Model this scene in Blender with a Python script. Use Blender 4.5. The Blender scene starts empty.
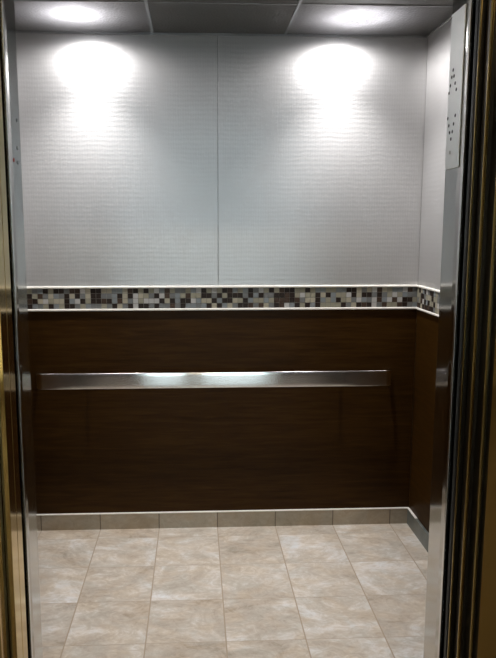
import bpy, bmesh, math, random
from mathutils import Vector, Matrix
random.seed(7)
S = bpy.context.scene
COL = S.collection
CX = 0.109                      # centre line of the cab
XL, XR = -0.915, 1.133          # side walls
YB, YF = 3.40, 1.68             # back wall, inside of the front returns
ZC = 2.481
JL, JR, JY = -0.413, 0.617, 1.57
BT, BB = 1.277, 1.1535          # mosaic border top, bottom
BASE = 0.0876
TX0, TS, TY0, TSY = -0.5047, 0.3066, 2.984, 0.3

# ---------------------------------------------------------------- helpers
def obj(name, bm, mats, parent=None, smooth=False):
    me = bpy.data.meshes.new(name)
    bmesh.ops.recalc_face_normals(bm, faces=bm.faces)
    bm.to_mesh(me); bm.free()
    for m in (mats if isinstance(mats, (list, tuple)) else [mats]):
        me.materials.append(m)
    if smooth:
        for p in me.polygons: p.use_smooth = True
    o = bpy.data.objects.new(name, me); COL.objects.link(o)
    if parent is not None:
        o.parent = parent
        o.matrix_parent_inverse = Matrix.Translation(-parent.location)
    return o
def thing(name, label, cat, loc, group=None):
    o = bpy.data.objects.new(name, None); COL.objects.link(o)
    o.location = loc; o.empty_display_size = .1
    return tag(o, label, cat, group)
def tag(o, label, cat, group=None):
    o['label'] = label; o['category'] = cat
    if group: o['group'] = group
    return o
def struct(name, bm, m, label=None):
    o = obj(name, bm, m); o['kind'] = 'structure'
    if label: o['label'] = label
    return o
def box(bm, x0, x1, y0, y1, z0, z1, mi=0, bev=0):
    vs = [bm.verts.new((x, y, z)) for x in (x0, x1) for y in (y0, y1) for z in (z0, z1)]
    q = [(0,1,3,2),(4,6,7,5),(0,4,5,1),(2,3,7,6),(0,2,6,4),(1,5,7,3)]
    fs = [bm.faces.new([vs[i] for i in f]) for f in q]
    for f in fs: f.material_index = mi
    if bev:
        es = list({e for f in fs for e in f.edges})
        bmesh.ops.bevel(bm, geom=es, offset=bev, segments=2, affect='EDGES', profile=.5)
    return fs
def bx(*a, **k):
    bm = bmesh.new(); box(bm, *a, **k); return bm
def prism(bm, pts, z0, z1, mi=0):
    """vertical extrusion of a plan polygon"""
    lo = [bm.verts.new((x, y, z0)) for x, y in pts]; hi = [bm.verts.new((x, y, z1)) for x, y in pts]
    n = len(pts)
    for i in range(n):
        f = bm.faces.new([lo[i], lo[(i+1) % n], hi[(i+1) % n], hi[i]]); f.material_index = mi
    for r in (lo, hi):
        f = bm.faces.new(r); f.material_index = mi
def lathe(bm, prof, c, n=40, axis='Z'):
    rings = []
    for r, h in prof:
        ring = []
        for k in range(n):
            a = 2*math.pi*k/n
            if axis == 'Z': p = (c[0]+r*math.cos(a), c[1]+r*math.sin(a), c[2]+h)
            else: p = (c[0]+h, c[1]+r*math.cos(a), c[2]+r*math.sin(a))
            ring.append(bm.verts.new(p))
        rings.append(ring)
    for a, b in zip(rings, rings[1:]):
        for k in range(n): bm.faces.new([a[k], a[(k+1) % n], b[(k+1) % n], b[k]])
    bm.faces.new(rings[0]); bm.faces.new(rings[-1])

# ---------------------------------------------------------------- materials
class N:
    def __init__(s, name):
        s.m = bpy.data.materials.new(name); s.m.use_nodes = True
        s.t = s.m.node_tree; s.b = s.t.nodes['Principled BSDF']; s.out = s.t.nodes['Material Output']
    def n(s, typ, **k):
        nd = s.t.nodes.new(typ)
        for a, v in k.items():
            if a.startswith('i_'): nd.inputs[int(a[2:])].default_value = v
            elif a.startswith('s_'): nd.inputs[a[2:]].default_value = v
            else: setattr(nd, a, v)
        return nd
    def l(s, a, b): s.t.links.new(a, b)
    def set(s, **k):
        for a, v in k.items(): s.b.inputs[a.replace('_', ' ')].default_value = v
    def pos(s, scale=(1, 1, 1)):
        tc = s.n('ShaderNodeTexCoord'); mp = s.n('ShaderNodeMapping'); mp.inputs['Scale'].default_value = scale
        s.l(tc.outputs['Object'], mp.inputs['Vector']); return mp.outputs['Vector']
    def noise(s, vec, scale, detail=3, rough=.5, dist=0):
        nd = s.n('ShaderNodeTexNoise'); nd.inputs['Scale'].default_value = scale
        nd.inputs['Detail'].default_value = detail; nd.inputs['Roughness'].default_value = rough
        nd.inputs['Distortion'].default_value = dist
        s.l(vec, nd.inputs['Vector']); return nd.outputs['Fac']
    def ramp(s, fac, stops):
        r = s.n('ShaderNodeValToRGB'); e = r.color_ramp.elements
        while len(e) < len(stops): e.new(.5)
        for x, (p, c) in zip(e, stops): x.position = p; x.color = (*c, 1)
        s.l(fac, r.inputs['Fac']); return r.outputs['Color']
    def math(s, op, a, b=None, c=None):
        nd = s.n('ShaderNodeMath', operation=op)
        for i, v in enumerate((a, b, c)):
            if v is None: continue
            if isinstance(v, (int, float)): nd.inputs[i].default_value = v
            else: s.l(v, nd.inputs[i])
        return nd.outputs[0]
    def bump(s, h, strength, dist):
        b = s.n('ShaderNodeBump'); b.inputs['Strength'].default_value = strength; b.inputs['Distance'].default_value = dist
        s.l(h, b.inputs['Height']); s.l(b.outputs['Normal'], s.b.inputs['Normal']); return b
def simple(name, col, rough=.5, metal=0, **k):
    a = N(name); a.set(Base_Color=(*col, 1), Roughness=rough, Metallic=metal, **k); return a.m

# embossed stainless wall sheet: fine woven texture, ripples
a = N('embossed_steel')
a.set(Base_Color=(.62, .615, .61, 1), Metallic=.88, Roughness=.46)
p = a.pos()
w1 = a.n('ShaderNodeTexWave', bands_direction='Z'); w1.inputs['Scale'].default_value = 14; w1.inputs['Distortion'].default_value = 2.6
w1.inputs['Detail'].default_value = 2; w1.inputs['Detail Scale'].default_value = .6; a.l(p, w1.inputs['Vector'])
w2 = a.n('ShaderNodeTexWave', bands_direction='X'); w2.inputs['Scale'].default_value = 26; w2.inputs['Distortion'].default_value = 2
a.l(p, w2.inputs['Vector'])
nz = a.noise(a.pos((30, 30, 90)), 3, 3)
nx = a.noise(a.pos((1, 1, .2)), 60, 2)
h = a.math('ADD', a.math('MULTIPLY', w1.outputs['Fac'], .22), a.math('MULTIPLY', w2.outputs['Fac'], .08))
h = a.math('ADD', h, a.math('MULTIPLY', nz, .3)); h = a.math('ADD', h, a.math('MULTIPLY', nx, .35))
a.bump(h, .17, .004)
STEELWALL = a.m

# ceiling sheet: dark embossed, lets a little of the lamps above through
a = N('ceiling_sheet')
a.set(Base_Color=(.16, .15, .135, 1), Metallic=.6, Roughness=.38)
v = a.n('ShaderNodeTexVoronoi'); v.inputs['Scale'].default_value = 90; a.l(a.pos(), v.inputs['Vector'])
bmp = a.bump(v.outputs['Distance'], .5, .004)
tr = a.n('ShaderNodeBsdfTranslucent'); tr.inputs['Color'].default_value = (.9, .9, .93, 1)
a.l(bmp.outputs['Normal'], tr.inputs['Normal'])
mx = a.n('ShaderNodeMixShader'); mx.inputs[0].default_value = .35
a.l(a.b.outputs[0], mx.inputs[1]); a.l(tr.outputs[0], mx.inputs[2]); a.l(mx.outputs[0], a.out.inputs['Surface'])
CEIL = a.m

# dark wood laminate, horizontal grain
a = N('dark_wood')
g1 = a.noise(a.pos((1.6, 1.6, 22)), 2.2, 5, .6, .6)
g2 = a.noise(a.pos((5, 5, 160)), 2, 3)
f = a.math('ADD', a.math('MULTIPLY', g1, .75), a.math('MULTIPLY', g2, .3))
a.l(a.ramp(f, [(.3, (.019, .0075, .0010)), (.52, (.034, .0142, .0019)), (.75, (.057, .026, .0045))]), a.b.inputs['Base Color'])
a.set(Roughness=.42, Specular_IOR_Level=.10)
WOOD = a.m

# floor tiles
def tile_mat(name, stops, grout, gx=True, gy=True, rough=.42):
    a = N(name)
    tc = a.n('ShaderNodeTexCoord'); sp = a.n('ShaderNodeSeparateXYZ'); a.l(tc.outputs['Object'], sp.inputs[0])
    u = a.math('DIVIDE', a.math('SUBTRACT', sp.outputs[0], TX0-10*TS), TS)
    w = a.math('DIVIDE', a.math('SUBTRACT', sp.outputs[1], TY0-20*TSY), TSY)
    cu, cw = a.math('FLOOR', u), a.math('FLOOR', w)
    cb = a.n('ShaderNodeCombineXYZ'); a.l(cu, cb.inputs[0]); a.l(cw, cb.inputs[1])
    wn = a.n('ShaderNodeTexWhiteNoise', noise_dimensions='3D'); a.l(cb.outputs[0], wn.inputs['Vector'])
    vm = a.n('ShaderNodeVectorMath', operation='MULTIPLY_ADD'); vm.inputs[1].default_value = (9, 9, 9)
    a.l(wn.outputs['Color'], vm.inputs[0]); a.l(tc.outputs['Object'], vm.inputs[2])
    mp = a.n('ShaderNodeMapping'); mp.inputs['Scale'].default_value = (.8, 1.15, 1); mp.inputs['Rotation'].default_value = (0, 0, .7)
    a.l(vm.outputs[0], mp.inputs['Vector'])
    n1 = a.noise(mp.outputs['Vector'], 4.2, 9, .68, 1.1)
    n2 = a.noise(mp.outputs['Vector'], 22, 6, .70, 1.8)
    fa = a.math('ADD', a.math('MULTIPLY', n1, .64), a.math('MULTIPLY', n2, .36))
    fa = a.math('ADD', fa, a.math('MULTIPLY', a.math('SUBTRACT', wn.outputs['Value'], .5), .04))
    col = a.ramp(fa, stops)
    n3 = a.noise(mp.outputs['Vector'], 9, 3, .5, .8)
    tint = a.ramp(n3, [(.36, (.95, .98, 1.0)), (.5, (1, 1, 1)), (.64, (1.0, .965, .91))])
    mt = a.n('ShaderNodeMix', data_type='RGBA', blend_type='MULTIPLY'); mt.inputs['Factor'].default_value = 1
    a.l(col, mt.inputs['A']); a.l(tint, mt.inputs['B']); col = mt.outputs['Result']
    masks = []
    for c, on, s in ((u, gx, TS), (w, gy, TSY)):
        if not on: continue
        fr = a.math('ABSOLUTE', a.math('SUBTRACT', a.math('FRACT', a.math('ADD', c, .5)), .5))
        masks.append(a.math('LESS_THAN', fr, (.0027 if c is u else .0013)/s))
    mk = masks[0] if len(masks) == 1 else a.math('MAXIMUM', masks[0], masks[1])
    mc = a.n('ShaderNodeMix', data_type='RGBA'); a.l(mk, mc.inputs['Factor']); a.l(col, mc.inputs['A'])
    mc.inputs['B'].default_value = (*grout, 1); a.l(mc.outputs['Result'], a.b.inputs['Base Color'])
    a.set(Roughness=rough)
    hh = a.math('SUBTRACT', a.math('MULTIPLY', n1, .5), a.math('MULTIPLY', mk, .6))
    a.bump(hh, .25, .004)
    return a.m
TILE = tile_mat('marbled_floor_tile', [(.34, (.36, .30, .23)), (.43, (.49, .42, .34)), (.51, (.58, .52, .44)), (.59, (.70, .66, .61)), (.68, (.80, .79, .78))], (.40, .32, .23))
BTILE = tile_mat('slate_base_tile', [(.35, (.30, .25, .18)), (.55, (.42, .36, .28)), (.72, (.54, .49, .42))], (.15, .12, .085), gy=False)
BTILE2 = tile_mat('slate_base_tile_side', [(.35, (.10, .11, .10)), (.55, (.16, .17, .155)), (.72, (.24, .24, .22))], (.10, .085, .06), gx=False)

def brushed(name, col, rough, aniso, axis='Z', rot=0., metal=1.0, fine=(1, 1, 200)):
    a = N(name); a.set(Base_Color=(*col, 1), Metallic=metal, Roughness=rough, Anisotropic=aniso, Anisotropic_Rotation=rot)
    tg = a.n('ShaderNodeTangent', direction_type='RADIAL', axis=axis)
    a.l(tg.outputs[0], a.b.inputs['Tangent'])
    nf = a.noise(a.pos(fine), 4, 3)
    r = a.math('ADD', a.math('MULTIPLY', nf, rough*.35), rough*.82)
    a.l(r, a.b.inputs['Roughness'])
    return a.m
RAIL = brushed('brushed_rail_steel', (.86, .83, .79), .15, .965, 'Z', .25)
JAMB = brushed('brushed_jamb_steel', (.50, .50, .49), .10, .6, 'Z', .0, fine=(200, 200, 1))
PLATE = brushed('satin_plate_steel', (.74, .76, .75), .34, .3, 'Z', .25, metal=.7, fine=(200, 200, 1))
EDGE = simple('polished_edge_steel', (.72, .72, .71), .22, 1)
BRONZE = brushed('polished_bronze', (.52, .34, .12), .10, .5, 'Z', .0, fine=(120, 120, 1))
GOLD = brushed('bright_brass_edge', (.55, .41, .17), .10, .4, 'Z', .0, fine=(120, 120, 1))
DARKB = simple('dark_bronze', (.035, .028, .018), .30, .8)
RUBBER = simple('black_rubber', (.010, .010, .010), .6)
CREAM = simple('cream_trim_enamel', (.86, .83, .76), .3)
GROUT = simple('mosaic_grout', (.20, .19, .165), .8)
MOS = [simple(n, c, .5, 0, Specular_IOR_Level=.25) for n, c in (
    ('mosaic_dark_brown', (.022, .014, .010)), ('mosaic_umber', (.055, .034, .022)), ('mosaic_grey', (.155, .160, .155)),
    ('mosaic_blue_grey', (.20, .22, .225)), ('mosaic_stone', (.27, .255, .19)), ('mosaic_beige', (.36, .33, .25)),
    ('mosaic_pearl', (.42, .41, .39)))]
MOSW = [.23, .08, .16, .11, .20, .12, .10]
BLACK = simple('black_hole', (.006, .006, .006), .7)
CAN = simple('white_can_enamel', (.8, .8, .8), .6)
TRAY = simple('dark_light_tray', (.05, .05, .05), .8)
ALU = simple('aluminium_ceiling_bar', (.46, .47, .48), .35, .8)
PAINT = simple('lobby_paint', (.60, .56, .48), .7)
PAINTW = simple('lobby_ceiling_paint', (.7, .7, .66), .8)
CABSHELL = simple('cab_shell_steel', (.35, .35, .35), .7)
GRANITE = simple('lobby_floor_stone', (.22, .19, .15), .35)
REDP = simple('red_indicator_plastic', (.35, .04, .03), .4)
a = N('window_glass')
tp = a.n('ShaderNodeBsdfTransparent'); tp.inputs[0].default_value = (.95, .98, .97, 1)
gl = a.n('ShaderNodeBsdfGlossy'); gl.inputs['Roughness'].default_value = .02
fz = a.n('ShaderNodeFresnel'); mg = a.n('ShaderNodeMixShader')
a.l(fz.outputs[0], mg.inputs[0]); a.l(tp.outputs[0], mg.inputs[1]); a.l(gl.outputs[0], mg.inputs[2]); a.l(mg.outputs[0], a.out.inputs['Surface'])
GLASS = a.m
a = N('lit_lamp_lens'); a.set(Base_Color=(1, 1, 1, 1), Emission_Color=(.95, .97, 1, 1), Emission_Strength=14); LENS = a.m

# ---------------------------------------------------------------- cab shell
struct('floor', bx(XL-.03, XR+.03, 1.62, YB+.03, -.05, 0), TILE)
struct('wall_back', bx(XL-.06, XR+.06, YB+.014, YB+.06, 0, ZC+.35), CABSHELL)
struct('wall_left', bx(XL-.06, XL-.014, 1.57, YB+.06, 0, ZC+.35), CABSHELL)
struct('wall_right', bx(XR+.014, XR+.06, 1.57, YB+.06, 0, ZC+.35), CABSHELL)
bm = bmesh.new()
for x0, x1 in ((XL, -.198), (-.188, .435), (.445, XR)):
    for y0, y1 in ((YF-.1, 2.955), (2.965, YB)):
        box(bm, x0, x1, y0, y1, ZC, ZC+.003)
struct('ceiling', bm, CEIL)
bm = bmesh.new()
for x in (-.193, .44): box(bm, x-.006, x+.006, YF-.1, YB, ZC-.003, ZC+.012)
for x0, x1 in ((XL, -.199), (-.187, .434), (.446, XR)): box(bm, x0, x1, 2.956, 2.964, ZC-.002, ZC+.012)
struct('trim_1', bm, ALU, 'thin aluminium bars between the dark ceiling sheets')
bm = bmesh.new(); box(bm, XL-.03, XR+.03, YF-.1, YB+.03, ZC+.28, ZC+.3)
struct('ceiling_top', bm, CABSHELL)
# shadow gap moulding where the ceiling meets the back and side walls
bm = bmesh.new()
box(bm, XL, XR, YB-.010, YB-.002, ZC-.010, ZC-.0005); box(bm, XR-.010, XR-.002, YF, YB-.011, ZC-.010, ZC-.0005)
box(bm, XL+.002, XL+.010, YF, YB-.011, ZC-.010, ZC-.0005)
struct('trim_2', bm, ALU, 'thin metal bead where the ceiling meets the walls')

# wall panels: embossed steel above the mosaic, wood below
SEAM = .116
def panel(name, ex, mat, label, cat, grp=None):
    o = obj(name, bx(*ex, bev=.0005), mat); tag(o, label, cat, grp); return o
G1 = 'embossed steel panels above the mosaic border'
panel('embossed_steel_sheet', (XL, SEAM-.0012, YB, YB+.013, BT, ZC), STEELWALL, 'embossed grey steel panel on back wall, left of the centre seam', 'wall panel', G1)
panel('embossed_steel_sheet', (SEAM+.0012, XR, YB, YB+.013, BT, ZC), STEELWALL, 'embossed grey steel panel on back wall, right of the centre seam', 'wall panel', G1)
panel('embossed_steel_sheet', (XR, XR+.013, 3.008, YB-.002, BT, ZC), STEELWALL, 'narrow steel panel on right side wall next to the back corner', 'wall panel', G1)
panel('embossed_steel_sheet', (XR, XR+.013, YF, 3.004, BT, ZC), STEELWALL, 'steel panel on right side wall nearest the door, half hidden by the jamb', 'wall panel', G1)
panel('embossed_steel_sheet', (XL-.013, XL, YF, YB-.002, BT, ZC), STEELWALL, 'steel panel on the left side wall hidden behind the left jamb', 'wall panel', G1)
G2 = 'dark wood panels below the mosaic border'
panel('wood_veneer_sheet', (XL, XR, YB, YB+.013, BASE, BB), WOOD, 'dark brown wood panel across the back wall behind the handrail', 'wall panel', G2)
panel('wood_veneer_sheet', (XR, XR+.013, YF, YB-.002, BASE, BB), WOOD, 'dark brown wood panel on the right side wall beside the jamb', 'wall panel', G2)
panel('wood_veneer_sheet', (XL-.013, XL, YF, YB-.002, BASE, BB), WOOD, 'dark brown wood panel on the left side wall hidden by the jamb', 'wall panel', G2)
# dark backing strip behind the mosaic comes with the border's grout

# ---------------------------------------------------------------- mosaic borders
TH = .0105
def border(label, wall, a0, a1):
    loc = {'back': ((a0+a1)/2, YB, BB), 'right': (XR, (a0+a1)/2, BB), 'left': (XL, (a0+a1)/2, BB)}[wall]
    t = thing('mosaic_border', label, 'mosaic border', loc, 'mosaic borders around the cab')
    def put(bm, u0, u1, d0, d1, z0, z1, mi=0, bev=0):   # d: how far it stands off the wall
        if wall == 'back': box(bm, u0, u1, YB-d1, YB-d0, z0, z1, mi, bev)
        elif wall == 'right': box(bm, XR-d1, XR-d0, u0, u1, z0, z1, mi, bev)
        else: box(bm, XL+d0, XL+d1, u0, u1, z0, z1, mi, bev)
    bm = bmesh.new(); put(bm, a0, a1, -.012, .0028, BB+TH, BT-TH); obj('grout', bm, GROUT, t)
    bm = bmesh.new(); rows = 4; ph = (BT-BB-2*TH)/rows; n = round((a1-a0)/.0262); pw = (a1-a0)/n; prev = None
    for i in range(n):
        for r in range(rows):
            m = random.choices(range(7), MOSW)[0]
            u = a0+i*pw; z = BB+TH+r*ph
            put(bm, u+.0011, u+pw-.0011, .0, .0045+random.random()*.0006, z+.0011, z+ph-.0011, m)
    obj('mosaic_tiles', bm, MOS, t)
    for nm, z0, z1 in (('upper_trim', BT-TH, BT), ('lower_trim', BB, BB+TH)):
        bm = bmesh.new(); put(bm, a0, a1, -.012, .010, z0, z1, 0, .003); obj(nm, bm, CREAM, t)
    return t
border('brown, grey and beige mosaic tile border across the back wall', 'back', XL, XR)
border('mosaic tile border on the right side wall, running towards the door', 'right', YF, YB-.0115)
border('mosaic tile border on the left side wall, hidden by the left jamb', 'left', YF, YB-.0115)

# ---------------------------------------------------------------- baseboards
def base(name, ex, mat, tex, label):
    o = struct(name, bx(*ex), mat, label)
    c = obj('top_edge', bx(*tex, bev=.001), CREAM, o); return o
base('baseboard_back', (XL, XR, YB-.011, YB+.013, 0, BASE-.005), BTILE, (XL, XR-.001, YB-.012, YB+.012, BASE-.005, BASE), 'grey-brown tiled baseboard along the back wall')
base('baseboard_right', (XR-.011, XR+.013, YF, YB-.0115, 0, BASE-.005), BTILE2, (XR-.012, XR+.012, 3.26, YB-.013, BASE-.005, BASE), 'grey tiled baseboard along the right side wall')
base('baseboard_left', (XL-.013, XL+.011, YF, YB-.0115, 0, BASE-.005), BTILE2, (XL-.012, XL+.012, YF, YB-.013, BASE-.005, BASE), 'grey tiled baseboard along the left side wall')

# ---------------------------------------------------------------- handrail
t = thing('handrail', 'flat brushed steel handrail across the dark wood back wall', 'handrail', (.1, YB, .80))
RX0, RX1, RY, RZ0, RZ1 = -.805, 1.008, 3.335, .767, .847
bm = bmesh.new()
# swept flat bar: straight run, rounded corners, short returns to the wall
path = []
R = .042
path.append((RX0, YB-.001))
for k in range(9):
    an = math.pi+ (math.pi/2)*k/8
    path.append((RX0+R+R*math.cos(an), RY+R+R*math.sin(an)))
nseg = 24
for k in range(1, nseg): path.append((RX0+R+(RX1-RX0-2*R)*k/nseg, RY))
for k in range(9):
    an = 1.5*math.pi+(math.pi/2)*k/8
    path.append((RX1-R+R*math.cos(an), RY+R+R*math.sin(an)))
path.append((RX1, YB-.001))
# bar cross-section (offset inwards, z), eased edges and a slightly crowned face
T = .0095
sec = [(.0022, RZ0), (T-.0005, RZ0), (T, RZ0+.0005), (T, RZ1-.0005), (T-.0005, RZ1), (.0026, RZ1), (.0009, RZ1-.0009), (.0002, RZ1-.0030),
       (0, RZ1-.02), (-.0002, (RZ0+RZ1)/2), (0, RZ0+.02), (.0002, RZ0+.0030), (.0008, RZ0+.0009)]
rings = []
for i, (x, y) in enumerate(path):
    a_ = path[max(0, i-1)]; b_ = path[min(len(path)-1, i+1)]
    d = Vector((b_[0]-a_[0], b_[1]-a_[1])).normalized(); nrm = Vector((-d.y, d.x))
    rings.append([bm.verts.new((x+nrm.x*o, y+nrm.y*o, z)) for o, z in sec])
for A, B in zip(rings, rings[1:]):
    for k in range(len(sec)): bm.faces.new([A[k], A[(k+1) % len(sec)], B[(k+1) % len(sec)], B[k]])
bm.faces.new(rings[0]); bm.faces.new(rings[-1])
o = obj('rail_bar', bm, RAIL, t, smooth=True)
for x in (-.55, .10, .75):
    bm = bmesh.new()
    prof = [(.019, 0), (.019, .003), (.009, .006), (.009, .0535)]
    n = 20; rg = []
    for r, h in prof: rg.append([bm.verts.new((x+r*math.cos(6.2832*k/n), YB-.0005-h, .807+r*math.sin(6.2832*k/n))) for k in range(n)])
    for A, B in zip(rg, rg[1:]):
        for k in range(n): bm.faces.new([A[k], A[(k+1) % n], B[(k+1) % n], B[k]])
    bm.faces.new(rg[0]); bm.faces.new(rg[-1])
    obj('bracket', bm, EDGE, t, smooth=True)

# ---------------------------------------------------------------- ceiling downlights
def downlight(x, y, label):
    t = thing('ceiling_downlight', label, 'ceiling light', (x, y, ZC), 'ceiling downlights')
    bm = bmesh.new()
    for a_ in ((x-.33, x+.33, y-.60, y-.595, ZC+.014, ZC+.20), (x-.33, x+.33, y+.255, y+.26, ZC+.014, ZC+.20),
               (x-.335, x-.33, y-.60, y+.26, ZC+.014, ZC+.20), (x+.33, x+.335, y-.60, y+.26, ZC+.014, ZC+.20),
               (x-.335, x+.335, y-.60, y+.26, ZC+.20, ZC+.205)): box(bm, *a_)
    obj('housing', bm, TRAY, t)
    bm = bmesh.new(); lathe(bm, [(.030, -.0005), (.030, -.004), (.022, -.007)], (x, y, ZC), 28); obj('lens', bm, LENS, t, smooth=True)
    for nm, z, e, ang, rad in (('upper_lamp', ZC+.085, LAMP_UP, 165, .03), ('lower_lamp', ZC-.018, LAMP_DN, 177, .03), ('beam_lamp', ZC-.020, LAMP_BM, 97, .03)):
        L = bpy.data.lights.new(nm, 'SPOT'); L.energy = e; L.spot_size = math.radians(ang); L.spot_blend = 1 if nm == 'beam_lamp' else .35
        L.shadow_soft_size = rad; L.color = (1, .97, .97)
        lo = bpy.data.objects.new(nm, L); COL.objects.link(lo); lo.parent = t; lo.location = (0, 0, z-ZC)
LAMP_UP, LAMP_DN, LAMP_BM = 12, 17, 80
downlight(-.515, 3.134, 'soft round ceiling light near the back wall, left of centre')
downlight(.733, 3.134, 'soft round ceiling light near the back wall, right of centre')

# ---------------------------------------------------------------- front returns / jambs
TOPJ = 2.14
def ret(side, label):
    s = 1 if side == 'right' else -1
    xj = JR if s > 0 else JL; xo = XR+.014 if s > 0 else XL-.014
    t = thing('steel_jamb', label, 'elevator door jamb', (xj+s*.1, (JY+YF)/2, 0), 'steel jambs of the cab opening')
    bm = bmesh.new()
    pts = [(xj, YF), (xj, JY+.030), (xj+s*.0035, JY), (xo, JY), (xo, YF)]
    prism(bm, pts, 0.0, ZC-.001); obj('jamb_panel', bm, JAMB, t)
    # polished front lip
    bm = bmesh.new()
    box(bm, *sorted((xj-s*.0015, xj+s*.004)), JY-.0035, JY+.0075, .0, TOPJ, bev=.001)
    obj('edge_strip', bm, EDGE, t)
    return t
jr = ret('right', 'brushed steel jamb on the right of the cab opening, with perforated plate')
jl = ret('left', 'narrow brushed steel jamb on the left of the cab opening')
o = obj('steel_header', bx(JL+.0005, JR-.0005, JY, YF, TOPJ, ZC-.001), JAMB); tag(o, 'brushed steel header over the cab opening, between both jambs', 'door header')

def disc(bm, x, y, z, r, s, h=.0012):
    n = 14
    a_ = [bm.verts.new((x, y+r*math.cos(6.2832*k/n), z+r*math.sin(6.2832*k/n))) for k in range(n)]
    b_ = [bm.verts.new((x-s*h, y+r*math.cos(6.2832*k/n), z+r*math.sin(6.2832*k/n))) for k in range(n)]
    for k in range(n): bm.faces.new([a_[k], a_[(k+1) % n], b_[(k+1) % n], b_[k]])
    bm.faces.new(a_); bm.faces.new(b_)
t = thing('speaker_plate', 'pale satin steel plate with a diamond of small holes, on the right jamb', 'speaker plate', (JR, 1.63, 1.70))
obj('plate', bx(JR-.0030, JR-.0001, 1.594, 1.676, 1.700, 2.06, bev=.0008), PLATE, t)
holes = [(1.650, 1.929), (1.657, 1.914), (1.643, 1.914), (1.664, 1.896), (1.634, 1.896), (1.671, 1.880), (1.625, 1.880),
         (1.671, 1.821), (1.624, 1.821), (1.662, 1.803), (1.632, 1.803), (1.655, 1.786), (1.638, 1.786), (1.645, 1.770)]
for y, z in holes:
    bm = bmesh.new(); disc(bm, JR-.0030, y, z, .0042, 1, .0004); obj('speaker_hole', bm, BLACK, t)
bm = bmesh.new(); disc(bm, JR-.0030, 1.645, 1.738, .0042, 1, .0015); obj('screw', bm, EDGE, t)
t = thing('infrared_sensor', 'tiny red indicator and dark sensor holes on the left jamb', 'door sensor', (JL, 1.65, 1.70))
for y, z in ((1.655, 1.809), (1.648, 1.745), (1.645, 1.712)):
    bm = bmesh.new(); disc(bm, JL, y, z, .0045, -1, .0008); obj('sensor_hole', bm, simple('dim_lens', (.10, .11, .11), .3), t)
bm = bmesh.new(); disc(bm, JL, 1.612, 1.714, .0045, -1, .0012); obj('indicator', bm, REDP, t)

# ---------------------------------------------------------------- landing doors (open), frame, sills
def landing_door(side, label):
    s = 1 if side == 'right' else -1
    x = .6185 if s > 0 else -.4155
    t = thing('landing_door', label, 'elevator door', (x+s*.2, 1.53, 0), 'open landing door panels')
    y0, y1 = (1.518, 1.545) if s > 0 else (1.505, 1.547)
    bm = bmesh.new(); box(bm, *sorted((x, x+s*.52)), y0, y1, .008, 2.15, bev=.0015); obj('door_panel', bm, DARKB if s > 0 else GOLD, t)  # dark right and gold left: each door's reflections put into its colour
    if s > 0:
        bm = bmesh.new(); box(bm, *sorted((x-s*.002, x-s*.0002)), y0+.008, y1-.006, .008, 2.15); obj('rubber_edge', bm, RUBBER, t)
        bm = bmesh.new(); box(bm, *sorted((x-s*.0012, x+s*.0035)), y0-.0035, y0-.0005, .008, 2.15, bev=.001); obj('brass_edge', bm, GOLD, t)
landing_door('right', 'bronze landing door slid open on the right, dark reflections put in its colour, edge visible')
landing_door('left', 'bronze landing door slid open on the left, bright reflections put in its colour, edge visible')

def frame(side, label):
    s = 1 if side == 'right' else -1
    m = lambda x: x if s > 0 else 2*.102-x
    t = thing('bronze_entrance_surround', label, 'elevator door frame', (m(.70), 1.43, 0), 'stepped bronze frame sides of the landing')
    steps = [(.629, 1.508), (.629, 1.487), (.645, 1.487), (.645, 1.455), (.655, 1.455), (.655, 1.435), (.80, 1.435), (.80, 1.508)]
    if s < 0: steps = [(.640, 1.500), (.640, 1.452), (.636, 1.452), (.636, 1.435), (.636, 1.395), (.80, 1.395), (.80, 1.500)]
    bm = bmesh.new(); prism(bm, [(m(x), y) for x, y in steps], 0, 2.16)
    # step faces get a dark colour for their dim reflections, outer faces polished
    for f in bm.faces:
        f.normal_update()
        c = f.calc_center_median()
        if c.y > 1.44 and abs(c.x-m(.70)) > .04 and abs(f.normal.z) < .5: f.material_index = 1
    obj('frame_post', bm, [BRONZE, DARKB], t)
    for (x, y, w) in (((.629, 1.487, .007), (.645, 1.455, .0065)) if s > 0 else ((.636, 1.395, .006),)):
        bm = bmesh.new(); box(bm, *sorted((m(x-.0012), m(x+w))), y-.003, y-.0003, 0, 2.16, bev=.0008); obj('brass_bead', bm, GOLD, t)
    if s < 0:
        bm = bmesh.new(); box(bm, -.4375, -.4157, 1.456, 1.503, 0, 2.16, bev=.001); obj('brass_return', bm, GOLD, t)
    return t
frame('right', 'stepped bronze door frame with brass edges, right of the opening')
frame('left', 'bronze door frame with brass edges, left of the opening')
o = obj('bronze_entrance_lintel', bx(-.70+.105, .902-.105, 1.395, 1.495, 2.162, 2.31, bev=.003), BRONZE); tag(o, 'bronze door frame head above the opening', 'door frame')
def sill(y0, y1, label):
    bm = bmesh.new(); box(bm, JL, JR, y0, y1, -.045, -.006)
    n = 5; st = (y1-y0)/n
    for i in range(n): box(bm, JL, JR, y0+i*st+.003, y0+(i+1)*st-.003, -.006, 0)
    o = obj('grooved_sill', bm, ALU); tag(o, label, 'door sill', 'grooved aluminium door sills')
sill(1.50, 1.545, 'grooved metal sill of the landing, nearer the lobby')
sill(1.575, 1.618, 'grooved metal sill of the cab, next to the tiles')

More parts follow.
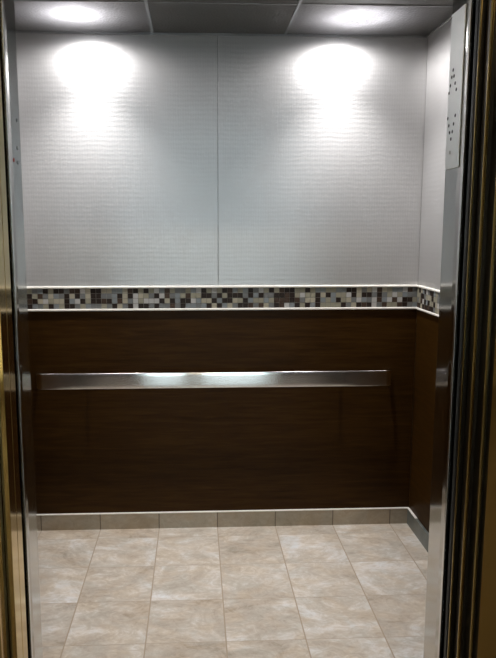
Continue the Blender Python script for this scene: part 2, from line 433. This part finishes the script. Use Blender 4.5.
# ---------------------------------------------------------------- lobby in front (where the photographer stands)
LY = -3.5
struct('floor_lobby', bx(-3, 3.2, LY, 1.495, -.05, 0), GRANITE)
struct('ceiling_lobby', bx(-3, 3.2, LY, 1.45, 2.9, 2.95), PAINTW)
bm = bmesh.new()
box(bm, -3, -.598, 1.45, 1.50, 0, 2.9); box(bm, .802, 3.2, 1.45, 1.50, 0, 2.9); box(bm, -.598, .802, 1.45, 1.50, 2.312, 2.9)
struct('wall_front', bm, PAINT)
def holed(name, axis, c0, c1, u0, u1, wins, z0, z1):
    bm = bmesh.new(); cur = u0
    def b(a_, b_, za, zb):
        if axis == 'Y': box(bm, a_, b_, c0, c1, za, zb)
        else: box(bm, c0, c1, a_, b_, za, zb)
    for w0, w1 in wins:
        b(cur, w0, 0, 2.9); b(w0, w1, 0, z0); b(w0, w1, z1, 2.9); cur = w1
    b(cur, u1, 0, 2.9); struct(name, bm, PAINT)
holed('wall_lobby', 'Y', LY-.12, LY, -3, 3.2, [(-1.01, -.90), (-.76, -.15), (.09, 1.10), (1.33, 1.45)], .12, 2.6)
holed('wall_lobby_left', 'X', -3.12, -3, LY, 1.48, [], 0, 0)
holed('wall_lobby_right', 'X', 3.2, 3.32, LY, 1.48, [(-2.6, -.6)], .9, 2.4)
def window(name, axis, c, u0, u1, z0, z1, nm):
    bm = bmesh.new()
    def b(a_, b_, za, zb, d=.03):
        if axis == 'Y': box(bm, a_, b_, c-d, c+d, za, zb)
        else: box(bm, c-d, c+d, a_, b_, za, zb)
    w = .05 if u1-u0 > .3 else .015
    b(u0, u1, z0, z0+w); b(u0, u1, z1-w, z1); b(u0, u0+w, z0+w, z1-w); b(u1-w, u1, z0+w, z1-w)
    for k in range(1, nm):
        u = u0+(u1-u0)*k/nm; b(u-w/2, u+w/2, z0+w, z1-w)
    fr = struct(name, bm, DARKB)
    bm = bmesh.new(); b(u0+w, u1-w, z0+w, z1-w, .003); obj('window_pane', bm, GLASS, fr)
for k, (u0, u1) in enumerate([(-1.01, -.90), (-.76, -.15), (.09, 1.10), (1.33, 1.45)]):
    window('window_%d' % (k+1), 'Y', LY-.06, u0, u1, .12, 2.6, 1)
window('window_5', 'X', 3.26, -2.6, -.6, .9, 2.4, 2)  # unseen side window, added to light the left door and frame faces

# daylight outside the lobby windows
W = bpy.data.worlds.new('sky'); S.world = W; W.use_nodes = True
bg = W.node_tree.nodes['Background']; bg.inputs[0].default_value = (.70, .82, .91, 1); bg.inputs[1].default_value = 4.8
# lobby ceiling lamp
t = thing('lobby_ceiling_light', 'round ceiling light of the lobby in front of the elevator', 'ceiling light', (.1, -.9, 2.9))
bm = bmesh.new(); lathe(bm, [(.20, -.001), (.20, -.03), (.19, -.04)], (.1, -.9, 2.9), 32); obj('fixture_body', bm, CAN, t)
L = bpy.data.lights.new('lobby_lamp', 'AREA'); L.shape = 'DISK'; L.size = .36; L.energy = 28; L.color = (1, .80, .55)
lo = bpy.data.objects.new('lobby_lamp', L); COL.objects.link(lo); lo.parent = t; lo.location = (0, 0, -.045)

# ---------------------------------------------------------------- camera
cam = bpy.data.cameras.new('camera'); co = bpy.data.objects.new('camera', cam); COL.objects.link(co)
F, PI_, YAW, ROLL, PPX, H = 677.63, .145651, .043468, -.001009, 224.587, 1.55601
cam.sensor_fit = 'VERTICAL'; cam.sensor_height = 24; cam.lens = 24*F/658
cam.shift_x = (248-PPX)/658; cam.shift_y = 0
fwd = Vector((math.sin(YAW)*math.cos(PI_), math.cos(YAW)*math.cos(PI_), -math.sin(PI_)))
q = fwd.to_track_quat('-Z', 'Y')
co.rotation_mode = 'QUATERNION'
from mathutils import Quaternion
co.rotation_quaternion = q @ Quaternion((0, 0, 1), ROLL)
co.location = (0, 0, H); cam.clip_start = .02
S.camera = co
S.view_settings.view_transform = 'Standard'; S.view_settings.look = 'None'; S.view_settings.gamma = 1
S.view_settings.use_curve_mapping = False; S.view_settings.exposure = 0
